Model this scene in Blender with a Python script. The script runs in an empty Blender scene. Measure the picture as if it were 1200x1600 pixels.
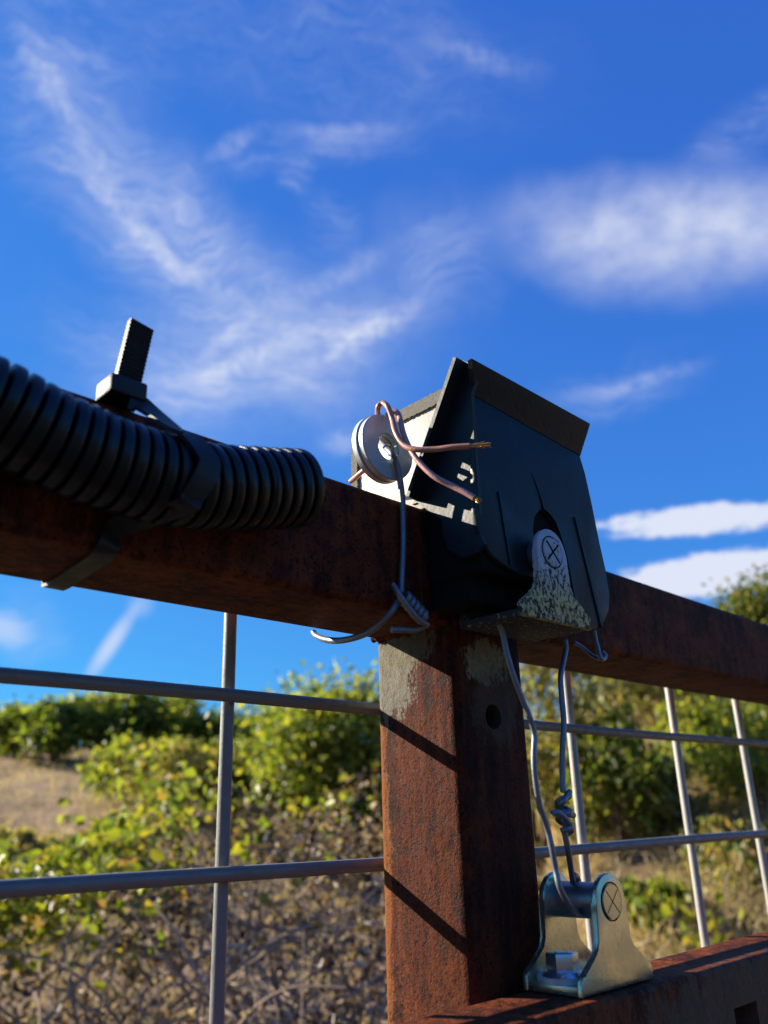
import bpy, bmesh, math, random
import numpy as np
from mathutils import Vector, Matrix, Euler, noise as mnoise

random.seed(7)
rng = np.random.default_rng(7)
S = bpy.context.scene
COL = S.collection

# ------------------------------------------------------------------ camera frame
# +X runs along the gate rails (to the right, receding), +Y is through the gate, +Z is up
F = 1300.0
def _n(v):
    v = np.array(v, float)
    return v / np.linalg.norm(v)
AX = _n([1452, 440, F])
AZ = _n([(-F * F - 440 * -3500) / 1452, -3500, F])
AY = np.cross(AZ, AX)
R3 = np.array([AX, AY, AZ])
H = 1.35                                        # eye height above the ground
EYE = np.array([0, 0, H])
def ray(px, py):
    return R3 @ np.array([(px - 600) / F, (py - 800) / F, 1.0])
def aY(px, py, y):                              # point of the plane at depth y, heights relative to the eye
    r = ray(px, py); return EYE + r * (y / r[1])
def aX(px, py, x):
    r = ray(px, py); return EYE + r * (x / r[0])
def aZ(px, py, z):
    r = ray(px, py); return EYE + r * (z / r[2])

cd = bpy.data.cameras.new('camera')
cam = bpy.data.objects.new('camera', cd)
COL.objects.link(cam)
cd.sensor_fit = 'HORIZONTAL'; cd.sensor_width = 36.0; cd.lens = F / 1200 * 36
cd.clip_start = 0.01; cd.clip_end = 2000
cd.dof.use_dof = True; cd.dof.focus_distance = 0.47; cd.dof.aperture_fstop = 11.0
M = Matrix.Identity(4)
for i, c in enumerate((R3 @ [1, 0, 0], -(R3 @ [0, 1, 0]), -(R3 @ [0, 0, 1]))):
    for k in range(3): M[k][i] = c[k]
M[0][3], M[1][3], M[2][3] = EYE
cam.matrix_world = M
S.camera = cam

# ------------------------------------------------------------------ light
SUN = _n([-0.46, 0.78, 0.42])                 # towards the sun: beyond the gate, to the left
ld = bpy.data.lights.new('sun', 'SUN')
ld.energy = 5.0; ld.angle = math.radians(0.5); ld.color = (1.0, 0.885, 0.72)
sun = bpy.data.objects.new('sun', ld); COL.objects.link(sun)
sun.rotation_euler = Vector(SUN).to_track_quat('Z', 'Y').to_euler()
S.view_settings.view_transform = 'Standard'; S.view_settings.look = 'None'
S.view_settings.exposure = 1.2; S.view_settings.gamma = 1.0
S.render.engine = 'CYCLES'
S.cycles.max_bounces = 6; S.cycles.transparent_max_bounces = 4
S.cycles.sample_clamp_indirect = 6

class NT:
    """small helper to wire node trees"""
    def __init__(s, tree): s.t = tree; s.n = tree.nodes; s.l = tree.links
    def new(s, kind, **kw):
        nd = s.n.new(kind)
        for k, v in kw.items(): setattr(nd, k, v)
        return nd
    def put(s, sock, v):
        if v is None: return
        if hasattr(v, 'is_linked') or hasattr(v, 'links'): s.l.new(v, sock)
        else:
            if isinstance(v, (tuple, list)) and len(v) == 3 and sock.type == 'RGBA': v = (*v, 1)
            sock.default_value = v
    def math(s, op, a, b=None, c=None, clamp=False):
        nd = s.new('ShaderNodeMath', operation=op, use_clamp=clamp)
        s.put(nd.inputs[0], a)
        if b is not None: s.put(nd.inputs[1], b)
        if c is not None: s.put(nd.inputs[2], c)
        return nd.outputs[0]
    def vmath(s, op, a, b=None):
        nd = s.new('ShaderNodeVectorMath', operation=op)
        s.put(nd.inputs[0], a)
        if b is not None: s.put(nd.inputs[1], b)
        return nd.outputs['Value'] if op in ('LENGTH', 'DOT_PRODUCT') else nd.outputs[0]
    def noise(s, vec, scale, detail=4, rough=.55, dist=0, col=False):
        nd = s.new('ShaderNodeTexNoise')
        s.put(nd.inputs['Vector'], vec); nd.inputs['Scale'].default_value = scale
        nd.inputs['Detail'].default_value = detail; nd.inputs['Roughness'].default_value = rough
        nd.inputs['Distortion'].default_value = dist
        return nd.outputs['Color' if col else 'Fac']
    def mapr(s, v, a, b, c=0, d=1, smooth=False):
        nd = s.new('ShaderNodeMapRange'); nd.clamp = True
        if smooth: nd.interpolation_type = 'SMOOTHSTEP'
        s.put(nd.inputs[0], v)
        for i, x in zip((1, 2, 3, 4), (a, b, c, d)): nd.inputs[i].default_value = x
        return nd.outputs[0]
    def mix(s, f, a, b, mode='MIX'):
        nd = s.new('ShaderNodeMix', data_type='RGBA', blend_type=mode)
        s.put(nd.inputs[0], f); s.put(nd.inputs[6], a); s.put(nd.inputs[7], b)
        return nd.outputs[2]
    def ramp(s, f, stops):
        nd = s.new('ShaderNodeValToRGB')
        e = nd.color_ramp.elements
        while len(e) < len(stops): e.new(.5)
        for x, (p, c) in zip(e, stops): x.position = p; x.color = (*c, 1)
        s.put(nd.inputs[0], f)
        return nd.outputs[0]
    def mapping(s, vec, loc=(0, 0, 0), rot=(0, 0, 0), scale=(1, 1, 1), typ='POINT'):
        nd = s.new('ShaderNodeMapping', vector_type=typ)
        s.put(nd.inputs[0], vec)
        nd.inputs['Location'].default_value = loc
        nd.inputs['Rotation'].default_value = rot; nd.inputs['Scale'].default_value = scale
        return nd.outputs[0]

# ---- sky with high cirrus and a few low cumulus, laid out by azimuth / elevation
world = bpy.data.worlds.new('World'); S.world = world
world.use_nodes = True
W = NT(world.node_tree)
sky = W.new('ShaderNodeTexSky', sky_type='NISHITA')
sky.sun_disc = False
sky.sun_elevation = math.asin(SUN[2]); sky.sun_rotation = math.atan2(SUN[0], SUN[1])
sky.altitude = 100; sky.air_density = 1.0; sky.dust_density = 0.3; sky.ozone_density = 2.0
sp = W.new('ShaderNodeSeparateColor'); W.put(sp.inputs[0], sky.outputs[0])
cc = W.new('ShaderNodeCombineColor')
for i, (p, a) in enumerate(((.58, .146), (.74, .645), (.40, 1.0))):   # deep clear-air blue
    v = W.math('MULTIPLY', sp.outputs[i], .1)
    W.put(cc.inputs[i], W.math('MULTIPLY', W.math('POWER', v, p), a * 10))
geo = W.new('ShaderNodeTexCoord')
d3 = W.new('ShaderNodeSeparateXYZ'); W.put(d3.inputs[0], geo.outputs['Generated'])
az = W.math('MULTIPLY', W.math('ARCTAN2', d3.outputs[0], d3.outputs[1]), 57.2958)
el = W.math('MULTIPLY', W.math('ARCSINE', d3.outputs[2]), 57.2958)
cv = W.new('ShaderNodeCombineXYZ'); W.put(cv.inputs[0], az); W.put(cv.inputs[1], el)
ae = cv.outputs[0]                                                    # degrees
def azel(px, py):
    r = _n(ray(px, py)); return math.degrees(math.atan2(r[0], r[1])), math.degrees(math.asin(r[2]))
wob = W.vmath('MULTIPLY', W.vmath('SUBTRACT', W.noise(ae, .10, 5, .6, col=True), (.5, .5, .5)), (7, 7, 0))
aw = W.vmath('ADD', ae, wob)
wob2 = W.vmath('MULTIPLY', W.vmath('SUBTRACT', W.noise(ae, .10, 5, .6, col=True), (.5, .5, .5)), (3, 3, 0))
aw2 = W.vmath('ADD', ae, wob2)
def streak(x0, y0, x1, y1, width, amp, soft=aw):
    """one cloud band between two directions; returns a soft 0..amp mask"""
    a, b = azel(x0, y0), azel(x1, y1)
    c = ((a[0] + b[0]) / 2, (a[1] + b[1]) / 2, 0)
    dx, dy = b[0] - a[0], b[1] - a[1]
    L = math.hypot(dx, dy) / 2
    m = W.mapping(soft, c, (0, 0, math.atan2(dy, dx)), (L * 1.25, width, 1e3), 'TEXTURE')
    g = W.new('ShaderNodeTexGradient', gradient_type='SPHERICAL'); W.put(g.inputs[0], m)
    return W.math('MULTIPLY', W.mapr(g.outputs['Fac'], 0, .9, 0, 1, True), amp)
def total(lst):
    t = lst[0]
    for x in lst[1:]: t = W.math('ADD', t, x)
    return t
def fibre(rot, sx, sy, scale, lo, hi, det=6):
    m = W.mapping(aw, (0, 0, 0), (0, 0, rot), (sx, sy, 1))
    return W.mapr(W.noise(m, scale, det, .62, .6), lo, hi, 0, 1)
f1 = W.math('MULTIPLY', fibre(math.radians(42), .34, 1.0, .30, .25, .72), W.math('ADD', W.math('MULTIPLY', fibre(math.radians(48), .16, 1.0, 1.5, .30, .70, 8), .75), W.math('MULTIPLY', fibre(math.radians(36), .13, 1.0, 3.2, .35, .68, 6), .45)))
f2 = W.math('MULTIPLY', fibre(math.radians(-30), .28, 1.0, .34, .25, .72), W.math('ADD', W.math('MULTIPLY', fibre(math.radians(-24), .16, 1.0, 1.6, .30, .70, 8), .75), W.math('MULTIPLY', fibre(math.radians(-33), .13, 1.0, 3.4, .35, .68, 6), .45)))
bandA = total([streak(20, 20, 200, 330, 6.5, .44), streak(120, 200, 400, 500, 6.5, .66), streak(300, 380, 480, 620, 7.5, .55),
               streak(200, -60, 900, 120, 6.5, .26), streak(60, 470, 420, 700, 6, .36), streak(-60, -40, 300, 60, 7, .34)])
bandB = total([streak(230, 605, 680, 470, 3.6, .62), streak(420, 620, 600, 500, 4.6, .52), streak(310, 255, 640, 180, 2.0, .40),
               streak(480, 700, 570, 675, 1.2, .5, aw2), streak(640, 480, 740, 350, 5.0, .42), streak(480, 380, 560, 330, 3.2, .36),
               streak(800, 640, 1120, 560, 2.6, .30), streak(1060, 260, 1300, 110, 2.0, .55, aw2), streak(440, 290, 500, 275, 1.6, .35),
               streak(-40, 930, 120, 1000, 3.0, .40), streak(100, 640, 400, 560, 3.5, .4)])
puff = total([streak(760, 345, 1260, 385, 5.0, .85, aw2), streak(1000, 320, 1400, 335, 4.0, .6, aw2)])
pm = W.mapping(aw2, (0, 0, 0), (0, 0, math.radians(65)), (.55, 1, 1))
puff = W.math('MULTIPLY', puff, W.mapr(W.noise(pm, .45, 6, .55), .25, .7, .35, 1))
low = total([streak(885, 828, 1340, 784, 1.6, 1.0, ae), streak(905, 924, 1340, 862, 2.2, 1.2, ae)])
lowstreak = total([streak(130, 1070, 215, 945, .8, .75, ae), streak(200, 960, 240, 930, 1.2, .3, ae), streak(-60, 965, 60, 990, 1.5, .55, aw2)])
lown = W.math('MULTIPLY', W.math('SUBTRACT', W.noise(W.mapping(ae, scale=(.7, 1.1, 1)), .75, 8, .62), .5), 1.5)
low = W.math('MULTIPLY', W.mapr(W.math('ADD', low, W.math('MULTIPLY', lown, W.math('MINIMUM', W.math('MULTIPLY', low, 2.5), 1.0))), .20, .75, 0, 1, True), 1.15)
low = W.math('ADD', low, lowstreak)
cl = W.math('ADD', W.math('MULTIPLY', bandA, f1), W.math('MULTIPLY', bandB, f2))
fil = total([streak(40, 80, 215, 330, 1.3, .26, aw2), streak(90, 215, 310, 440, 1.2, .32, aw2), streak(160, 320, 400, 490, 1.1, .32, aw2), streak(235, 600, 500, 525, 1.1, .46, aw2),
             streak(470, 580, 680, 455, 1.3, .50, aw2), streak(320, 250, 420, 195, .9, .30, aw2), streak(420, 195, 640, 188, .8, .26, aw2), streak(640, 60, 860, 110, 1.0, .22, aw2),
             streak(430, 480, 620, 380, 1.2, .26, aw2), streak(880, 620, 1110, 560, .9, .34, aw2), streak(20, 20, 120, 200, 1.4, .30, aw2), streak(300, 560, 420, 480, 1.0, .34, aw2)])
fil = W.math('MULTIPLY', fil, W.mapr(W.noise(aw2, .9, 7, .62), .34, .62, .15, 1))
cl = W.math('ADD', cl, fil)
haze_ = W.math('MULTIPLY', total([streak(120, 560, 720, 520, 9, .30), streak(60, 120, 420, 480, 7, .20), streak(500, 420, 800, 380, 6, .14)]), W.mapr(W.noise(aw, .25, 5, .6), .3, .7, .4, 1))
puff = W.math('MULTIPLY', puff, 1.06)
cl = W.math('ADD', cl, haze_)
cl = W.math('ADD', cl, W.math('ADD', puff, low))
cl = W.math('MINIMUM', W.math('MULTIPLY', cl, .80), .93)
skyc = W.mix(cl, cc.outputs[0], (6.9, 7.25, 8.3))
bg = W.n['Background']; W.put(bg.inputs[0], skyc); bg.inputs[1].default_value = 0.05

# ------------------------------------------------------------------ materials
def mat(name):
    m = bpy.data.materials.new(name); m.use_nodes = True
    t = NT(m.node_tree); b = t.n['Principled BSDF']
    return m, t, b
def objco(t):
    return t.new('ShaderNodeTexCoord').outputs['Object']
def bump(t, b, h, dist, strength=1.0):
    nd = t.new('ShaderNodeBump'); nd.inputs['Strength'].default_value = strength
    nd.inputs['Distance'].default_value = dist; t.put(nd.inputs['Height'], h)
    t.put(b.inputs['Normal'], nd.outputs[0])

def rust(name, patches=(), warm=0.5, stretch=(1, 1, 1), dark=.5):
    """rusty mild steel; patches = (centre, radii, colour, amount) old paint in object space"""
    m, t, b = mat(name)
    o = objco(t)
    os_ = t.mapping(o, scale=stretch)
    n1 = t.noise(os_, 38, 8, .68)
    n2 = t.noise(os_, 210, 6, .7)
    n3 = t.noise(o, 900, 3, .6)
    f = t.math('ADD', t.math('ADD', t.math('MULTIPLY', n1, .40), t.math('MULTIPLY', n2, .36)), t.math('MULTIPLY', n3, .24))
    c = t.ramp(f, [(.38, (.022, .009, .009)), (.455, (.085, .024, .013)), (.505, (.21, .056, .024)), (.555, (.14, .045, .026)), (.63, (.42, .125, .038))])
    f2 = t.mapr(t.noise(os_, 24, 6, .7), .54 - .08 * warm, .66, 0, .85)
    c = t.mix(f2, c, t.mix(n2, (.22, .06, .02), (.46, .14, .035)))
    c = t.mix(t.mapr(t.noise(t.mapping(o, (.3, .1, .2), scale=stretch), 26, 8, .74), .49, .60, 0, .82), c, (.030, .015, .014))   # black mill scale
    c = t.mix(t.mapr(n3, .63, .72, 0, .35), c, (.46, .22, .11))
    stk = t.noise(t.mapping(o, scale=(1, 1, .07)), 150, 5, .6)
    c = t.mix(t.mapr(stk, .50, .66, 0, .6), c, t.mix(n1, (.10, .028, .012), (.46, .15, .04)))
    c = t.mix(t.mapr(stk, .46, .36, 0, .55), c, (.028, .013, .011))
    c = t.mix(t.mapr(t.noise(o, 520, 3, .55), .34, .44, .85, 0), c, (.014, .008, .008))
    c = t.mix(1, c, (dark * .94, dark * .80, dark * .76), 'MULTIPLY')
    edge = t.math('ADD', t.math('MULTIPLY', t.math('SUBTRACT', t.noise(t.mapping(o, scale=(1, 1, .45)), 120, 7, .72), .5), 2.2),
                  t.math('MULTIPLY', t.math('SUBTRACT', t.noise(o, 520, 4, .6), .5), 1.1))
    for ctr, rad, colr, amt in patches:
        q = t.mapping(o, ctr, (0, 0, 0), rad, 'TEXTURE')
        L = t.math('ADD', t.vmath('LENGTH', q), edge)
        k = t.mapr(L, .75, 1.0, amt, 0)
        pc = t.mix(t.mapr(t.noise(o, 330, 5, .65), .35, .7), colr, tuple(x * .62 for x in colr))
        c = t.mix(k, c, pc)
    t.put(b.inputs['Base Color'], c)
    t.put(b.inputs['Roughness'], t.mapr(n2, .3, .7, .55, .85))
    b.inputs['Specular IOR Level'].default_value = .10
    hh = t.math('ADD', t.math('MULTIPLY', n2, 1.0), t.math('ADD', t.math('MULTIPLY', n3, .6), n1))
    bump(t, b, hh, .0010, .9)
    return m

def metal(name, col, rough=.38, metallic=.9, dirt=.25, scale=160, dirtcol=(.16, .14, .11), bmp=.0002, streak_=(1, 1, 1)):
    m, t, b = mat(name)
    o = t.mapping(objco(t), scale=streak_)
    n = t.noise(o, scale, 6, .65)
    k = t.mapr(n, .48, .72, 0, dirt)
    t.put(b.inputs['Base Color'], t.mix(k, t.mix(t.noise(o, scale * .3, 3), col, tuple(x * .72 for x in col)), dirtcol))
    t.put(b.inputs['Metallic'], t.math('SUBTRACT', metallic, t.math('MULTIPLY', k, metallic * .8)))
    t.put(b.inputs['Roughness'], t.mapr(n, .3, .7, rough * .75, min(1, rough * 1.4)))
    bump(t, b, t.noise(o, scale * 4, 4, .6), bmp, .6)
    return m

def plastic(name, col, rough=.45, spec=.5, dust=.0, dustcol=(.3, .29, .27), scale=90, bmp=.0003):
    m, t, b = mat(name)
    o = objco(t)
    n = t.noise(o, scale, 6, .65)
    t.put(b.inputs['Base Color'], t.mix(t.mapr(n, .42, .75, 0, dust), col, dustcol))
    t.put(b.inputs['Roughness'], t.mapr(n, .3, .7, rough * .8, min(1, rough * 1.25)))
    b.inputs['Specular IOR Level'].default_value = spec
    bump(t, b, t.noise(o, scale * 7, 4, .6), bmp, .5)
    return m

def leafmat(name, cols, trans=.45, rough=.5, spec=.3):
    """leaves: each island picks its own colour, light comes through the blade"""
    m, t, b = mat(name)
    g = t.new('ShaderNodeNewGeometry')
    k = len(cols)
    c = t.ramp(g.outputs['Random Per Island'], [((i + .5) / k, q) for i, q in enumerate(cols)])
    t.put(b.inputs['Base Color'], c)
    b.inputs['Roughness'].default_value = rough; b.inputs['Specular IOR Level'].default_value = spec
    tr = t.new('ShaderNodeBsdfTranslucent')
    t.put(tr.inputs[0], t.mix(1, c, (1.25, 1.2, .5), 'MULTIPLY'))
    mx = t.new('ShaderNodeMixShader'); mx.inputs[0].default_value = trans
    t.l.new(b.outputs[0], mx.inputs[1]); t.l.new(tr.outputs[0], mx.inputs[2])
    t.l.new(mx.outputs[0], t.n['Material Output'].inputs[0])
    return m

MT = {}
MT['rail'] = rust('rusty_rail_steel', warm=.5, dark=.70, stretch=(1, 1, 1.0))
MT['lower'] = rust('rusty_lower_steel', warm=.9, dark=.70, stretch=(1, 1, .35),
                   patches=[((.52, .25, -.105), (.14, .03, .03), (.16, .125, .085), .55)])
MT['mesh'] = metal('galvanised_wire', (.235, .245, .24), .5, .35, .5, 120, (.17, .15, .13), streak_=(1, 1, 1))
MT['meshclean'] = metal('bright_galvanised_wire', (.43, .42, .39), .45, .25, .4, 120, (.26, .24, .20))
MT['tie'] = metal('annealed_tie_wire', (.23, .25, .28), .42, .75, .3, 300, (.10, .09, .09))
MT['zinc'] = metal('yellow_zinc_plate', (.62, .64, .46), .25, .9, .14, 60, (.26, .25, .17))
MT['zincpin'] = metal('bright_zinc_pin', (.34, .36, .40), .34, .9, .2, 120)
MT['bolt'] = metal('blue_zinc_bolt', (.72, .77, .80), .22, .92, .05, 150)
MT['washer'] = metal('weathered_zinc_washer', (.58, .66, .66), .42, .35, .35, 110, (.30, .27, .22))
MT['black'] = plastic('black_ribbed_plastic', (.0045, .0058, .007), .30, .34, .06, (.06, .065, .06), 60)
MT['tiepl'] = plastic('black_nylon', (.010, .011, .013), .48, .35, .15, (.09, .085, .07), 120)
MT['hood'] = plastic('weathered_black_plastic', (.012, .016, .018), .42, .5, .08, (.09, .095, .09), 40, .0004)
MT['white'] = plastic('white_enamel', (.44, .425, .38), .5, .4, .18, (.48, .43, .33), 70)
MT['felt'] = plastic('grey_roofing_felt', (.19, .18, .15), .9, .2, .6, (.12, .11, .10), 500, .0012)
MT['pvc'] = plastic('pink_brown_insulation', (.48, .21, .125), .36, .5, .25, (.36, .27, .33), 90)
MT['pvc2'] = plastic('lilac_brown_insulation', (.46, .24, .21), .34, .5, .35, (.46, .32, .24), 70)
MT['copper'] = metal('bare_copper', (.85, .36, .10), .3, .95, .25, 600, (.35, .14, .04))
MT['dark'] = plastic('matte_near_black', (.010, .010, .010), .9, .1)  # even near-black for grooves, crack and the filler inside the hood

m, t, b = mat('weathered_black_plastic_hood')                    # smudges, fine scratches, a little dust
o = objco(t)
sm = t.noise(o, 26, 7, .68)
sc = t.noise(t.mapping(o, rot=(0, .5, 0), scale=(1, 1, .06)), 420, 3, .6)
k = t.math('MULTIPLY', t.mapr(sm, .46, .70), .22)
k = t.math('ADD', k, t.mapr(sc, .62, .72, 0, .12))
t.put(b.inputs['Base Color'], t.mix(k, (.007, .0135, .0165), (.055, .068, .070)))
t.put(b.inputs['Roughness'], t.mapr(sm, .35, .65, .38, .60)); b.inputs['Specular IOR Level'].default_value = .32
bump(t, b, t.math('ADD', t.noise(o, 300, 4, .6), sm), .0003, .6)
MT['hood'] = m
def lichen(name, sparse=0.0):
    m, t, b = mat(name)
    o = objco(t)
    n = t.noise(t.mapping(o, scale=(1, 1, .7)), 440, 5, .64, .3)
    n2 = t.noise(o, 1700, 3, .6)
    f = t.math('ADD', t.math('MULTIPLY', n, .75), t.math('MULTIPLY', n2, .25))
    z = t.new('ShaderNodeSeparateXYZ'); t.put(z.inputs[0], o)
    up = t.mapr(z.outputs[2], .012, .032)
    crust = t.mix(up, (.58, .50, .19), (.46, .48, .50))
    dk = t.mapr(z.outputs[2], .020, .040, 0, .09)
    k = t.mapr(t.math('ADD', f, dk), .455 + sparse, .515 + sparse)
    t.put(b.inputs['Base Color'], t.mix(k, (.020, .020, .022), crust))
    b.inputs['Roughness'].default_value = .8
    bump(t, b, k, .0005, .8)
    return m
MT['lichen'] = lichen('lichen_covered_zinc')
MT['lichen_shade'] = lichen('sparse_lichen_shade_darkened', .115)  # sparser lichen, its copy darkened to stand in for shade under the hood

# ------------------------------------------------------------------ builders
def obj(name, bm, m, parent=None, smooth=True, origin=None, mats=None):
    """link a bmesh built in world coordinates as ONE mesh object under its parent"""
    base = Vector(parent['_loc']) if parent is not None else Vector(origin if origin is not None else (0, 0, 0))
    bmesh.ops.translate(bm, verts=bm.verts, vec=-base)
    me = bpy.data.meshes.new(name); bm.to_mesh(me); bm.free()
    for f in me.polygons: f.use_smooth = smooth
    for q in (mats or [m]): me.materials.append(q)
    o = bpy.data.objects.new(name, me); COL.objects.link(o)
    if parent is not None:
        o.parent = parent
    else:
        o.location = base
    o['_loc'] = tuple(base)
    if smooth:
        try: me.set_sharp_from_angle(angle=math.radians(38))
        except Exception: pass
    return o
def tag(o, label, cat, group=None, kind=None):
    if kind: o['kind'] = kind
    if label: o['label'] = label
    if cat: o['category'] = cat
    if group: o['group'] = group
    return o
def thing(name, label, cat, loc, group=None):
    o = bpy.data.objects.new(name, None); COL.objects.link(o)
    o.empty_display_size = .02
    o.location = loc; o['_loc'] = tuple(float(v) for v in loc)
    return tag(o, label, cat, group)

def box(bm, lo, hi, bev=0, seg=2):
    r = bmesh.ops.create_cube(bm, size=1)
    vs = r['verts']
    for v in vs:
        for k in range(3): v.co[k] = (lo[k] + hi[k]) / 2 + v.co[k] * (hi[k] - lo[k])
    if bev:
        es = list({e for v in vs for e in v.link_edges})
        bmesh.ops.bevel(bm, geom=es, offset=bev, segments=seg, profile=.5, affect='EDGES')
def catmull(pts, n=8):
    P = [np.array(p, float) for p in pts]
    P = [2 * P[0] - P[1]] + P + [2 * P[-1] - P[-2]]
    out = []
    for i in range(1, len(P) - 2):
        for k in range(n):
            t = k / n
            a, b, c, d = P[i - 1:i + 3]
            out.append(.5 * (2 * b + (c - a) * t + (2 * a - 5 * b + 4 * c - d) * t * t + (3 * b - a - 3 * c + d) * t ** 3))
    out.append(P[-2])
    return out
def tube(bm, pts, rad, seg=10, cap=True, flat=None):
    """sweep a circle (or an ellipse: flat = (normal, factor)) along points"""
    pts = [Vector(p) for p in pts]
    n = len(pts)
    rad = rad if hasattr(rad, '__len__') else [rad] * n
    t0 = (pts[1] - pts[0]).normalized()
    u = t0.orthogonal().normalized() if flat is None else (Vector(flat) - t0 * Vector(flat).dot(t0)).normalized()
    rings = []
    for i, p in enumerate(pts):
        t = (pts[min(i + 1, n - 1)] - pts[max(i - 1, 0)]).normalized()
        u = (u - t * u.dot(t)).normalized()
        w = t.cross(u)
        rings.append([bm.verts.new(p + (u * math.cos(a) + w * math.sin(a)) * rad[i]) for a in (2 * math.pi * k / seg for k in range(seg))])
    for a, b in zip(rings, rings[1:]):
        for k in range(seg):
            bm.faces.new((a[k], a[(k + 1) % seg], b[(k + 1) % seg], b[k]))
    if cap:
        bm.faces.new(rings[0][::-1]); bm.faces.new(rings[-1])
    return rings
def strip(bm, pts, normals, width_dirs, wid, thick):
    """flat band along points: width direction and normal per point"""
    rings = []
    for p, nn, wd in zip(pts, normals, width_dirs):
        p, nn, wd = Vector(p), Vector(nn).normalized(), Vector(wd).normalized()
        rings.append([bm.verts.new(p + wd * sx * wid / 2 + nn * sz * thick / 2) for sx, sz in ((-1, -1), (1, -1), (1, 1), (-1, 1))])
    for a, b in zip(rings, rings[1:]):
        for k in range(4): bm.faces.new((a[k], a[(k + 1) % 4], b[(k + 1) % 4], b[k]))
    bm.faces.new(rings[0][::-1]); bm.faces.new(rings[-1])
def prism(bm, outline, axis, a, b, hole=None, bev=0):
    """extrude a 2-D outline (list of pairs) along an axis ('X','Y','Z') from a to b"""
    def mk(p, q):
        return {'X': (q, p[0], p[1]), 'Y': (p[0], q, p[1]), 'Z': (p[0], p[1], q)}[axis]
    if hole is None:
        v0 = [bm.verts.new(mk(p, a)) for p in outline]; v1 = [bm.verts.new(mk(p, b)) for p in outline]
        n = len(outline)
        fs = [bm.faces.new(v0), bm.faces.new(v1[::-1])]
        for i in range(n): fs.append(bm.faces.new((v0[i], v1[i], v1[(i + 1) % n], v0[(i + 1) % n])))
        if bev:
            es = list({e for f in fs[:2] for e in f.edges})
            bmesh.ops.bevel(bm, geom=es, offset=bev, segments=2, profile=.5, affect='EDGES')
        return
    n = len(outline)                                             # hole has the same count
    L = [[bm.verts.new(mk(p, q)) for p in o] for q in (a, b) for o in (outline, hole)]
    o0, h0, o1, h1 = L
    for i in range(n):
        j = (i + 1) % n
        bm.faces.new((o0[i], o0[j], h0[j], h0[i])); bm.faces.new((o1[i], h1[i], h1[j], o1[j]))
        bm.faces.new((o0[i], o1[i], o1[j], o0[j])); bm.faces.new((h0[i], h0[j], h1[j], h1[i]))
def circ(cx, cy, r, n=40, a0=0, a1=2 * math.pi, end=False):
    k = n if not end else n - 1
    return [(cx + r * math.cos(a0 + (a1 - a0) * i / k), cy + r * math.sin(a0 + (a1 - a0) * i / k)) for i in range(n)]
def fix(bm):
    bmesh.ops.recalc_face_normals(bm, faces=bm.faces)
def rsq(x0, z0, x1, z1, r, n=6):
    """rounded rectangle outline"""
    o = []
    for cx, cz, s in ((x1 - r, z1 - r, 0), (x0 + r, z1 - r, 1), (x0 + r, z0 + r, 2), (x1 - r, z0 + r, 3)):
        o += circ(cx, cz, r, n, s * math.pi / 2, (s + 1) * math.pi / 2, True)
    return o

# ------------------------------------------------------------------ the gate: rail, post, welded mesh
RY0, RY1 = .300, .363                     # front and back of the frame tubes
RZ0, RZ1 = .1037 + H, .1650 + H           # underside and top of the top rail
PX0, PX1 = .3385, .4000                   # sides of the post
gate = thing('gate_panel', 'rusty square-tube gate panel with top rail, post and welded wire mesh infill', 'gate', (.37, .33, 0))
GX, GY = .37, .33
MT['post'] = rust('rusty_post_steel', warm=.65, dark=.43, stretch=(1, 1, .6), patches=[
    ((PX0 - GX, .352 - GY, H + .078), (.02, .023, .026), (.21, .20, .16), .85),      # old grey paint on the side
    ((PX0 - GX, .348 - GY, H + .093), (.02, .040, .012), (.17, .155, .11), .85),
    ((PX0 - GX, .3605 - GY, H - .03), (.02, .0075, .10), (.26, .085, .02), .75),       # sun-caught orange of the rear edge, painted into the rust
    ((.3640 - GX, .300 - GY, H + .083), (.021, .01, .013), (.33, .30, .18), .85),    # pale crust below the bracket
    ((.374 - GX, .300 - GY, H + .058), (.022, .01, .026), (.105, .085, .062), .55)])
bm = bmesh.new()
prism(bm, rsq(RY0, RZ0, RY1, RZ1, .0050), 'X', -2.2, 3.4); fix(bm)
for v in bm.verts:                                       # the rail runs very slightly downhill
    top = (v.co.z - RZ0) / (RZ1 - RZ0)
    v.co.z += top * (.0042 - .0125 * v.co.x) + (1 - top) * (-.0006 - .0035 * (v.co.x - .1))
obj('top_rail', bm, MT['rail'], gate)
# post, with a real drilled hole in its front face: front wall is built as a plate with an opening
bm = bmesh.new()
prism(bm, rsq(PX0, RY0, PX1, RY1, .0060, 7), 'Z', .02, RZ0 + .0005); fix(bm)
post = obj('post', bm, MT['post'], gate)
hc = aY(771, 1120, RY0)
bm = bmesh.new()
bmesh.ops.create_cone(bm, cap_ends=True, segments=32, radius1=.0068, radius2=.0068, depth=.05,
                      matrix=Matrix.Translation((hc[0], RY0 + .01, hc[2])) @ Matrix.Rotation(math.pi / 2, 4, 'X'))
cut = obj('hole_cutter', bm, MT['dark'])
md = post.modifiers.new('hole', 'BOOLEAN'); md.operation = 'DIFFERENCE'; md.object = cut; md.solver = 'EXACT'
dg = bpy.context.evaluated_depsgraph_get()
nm = bpy.data.meshes.new_from_object(post.evaluated_get(dg))
post.modifiers.clear(); post.data = nm; nm.name = 'post'
bpy.data.objects.remove(cut)
for f in nm.polygons: f.use_smooth = True
nm.set_sharp_from_angle(angle=math.radians(38))
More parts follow.
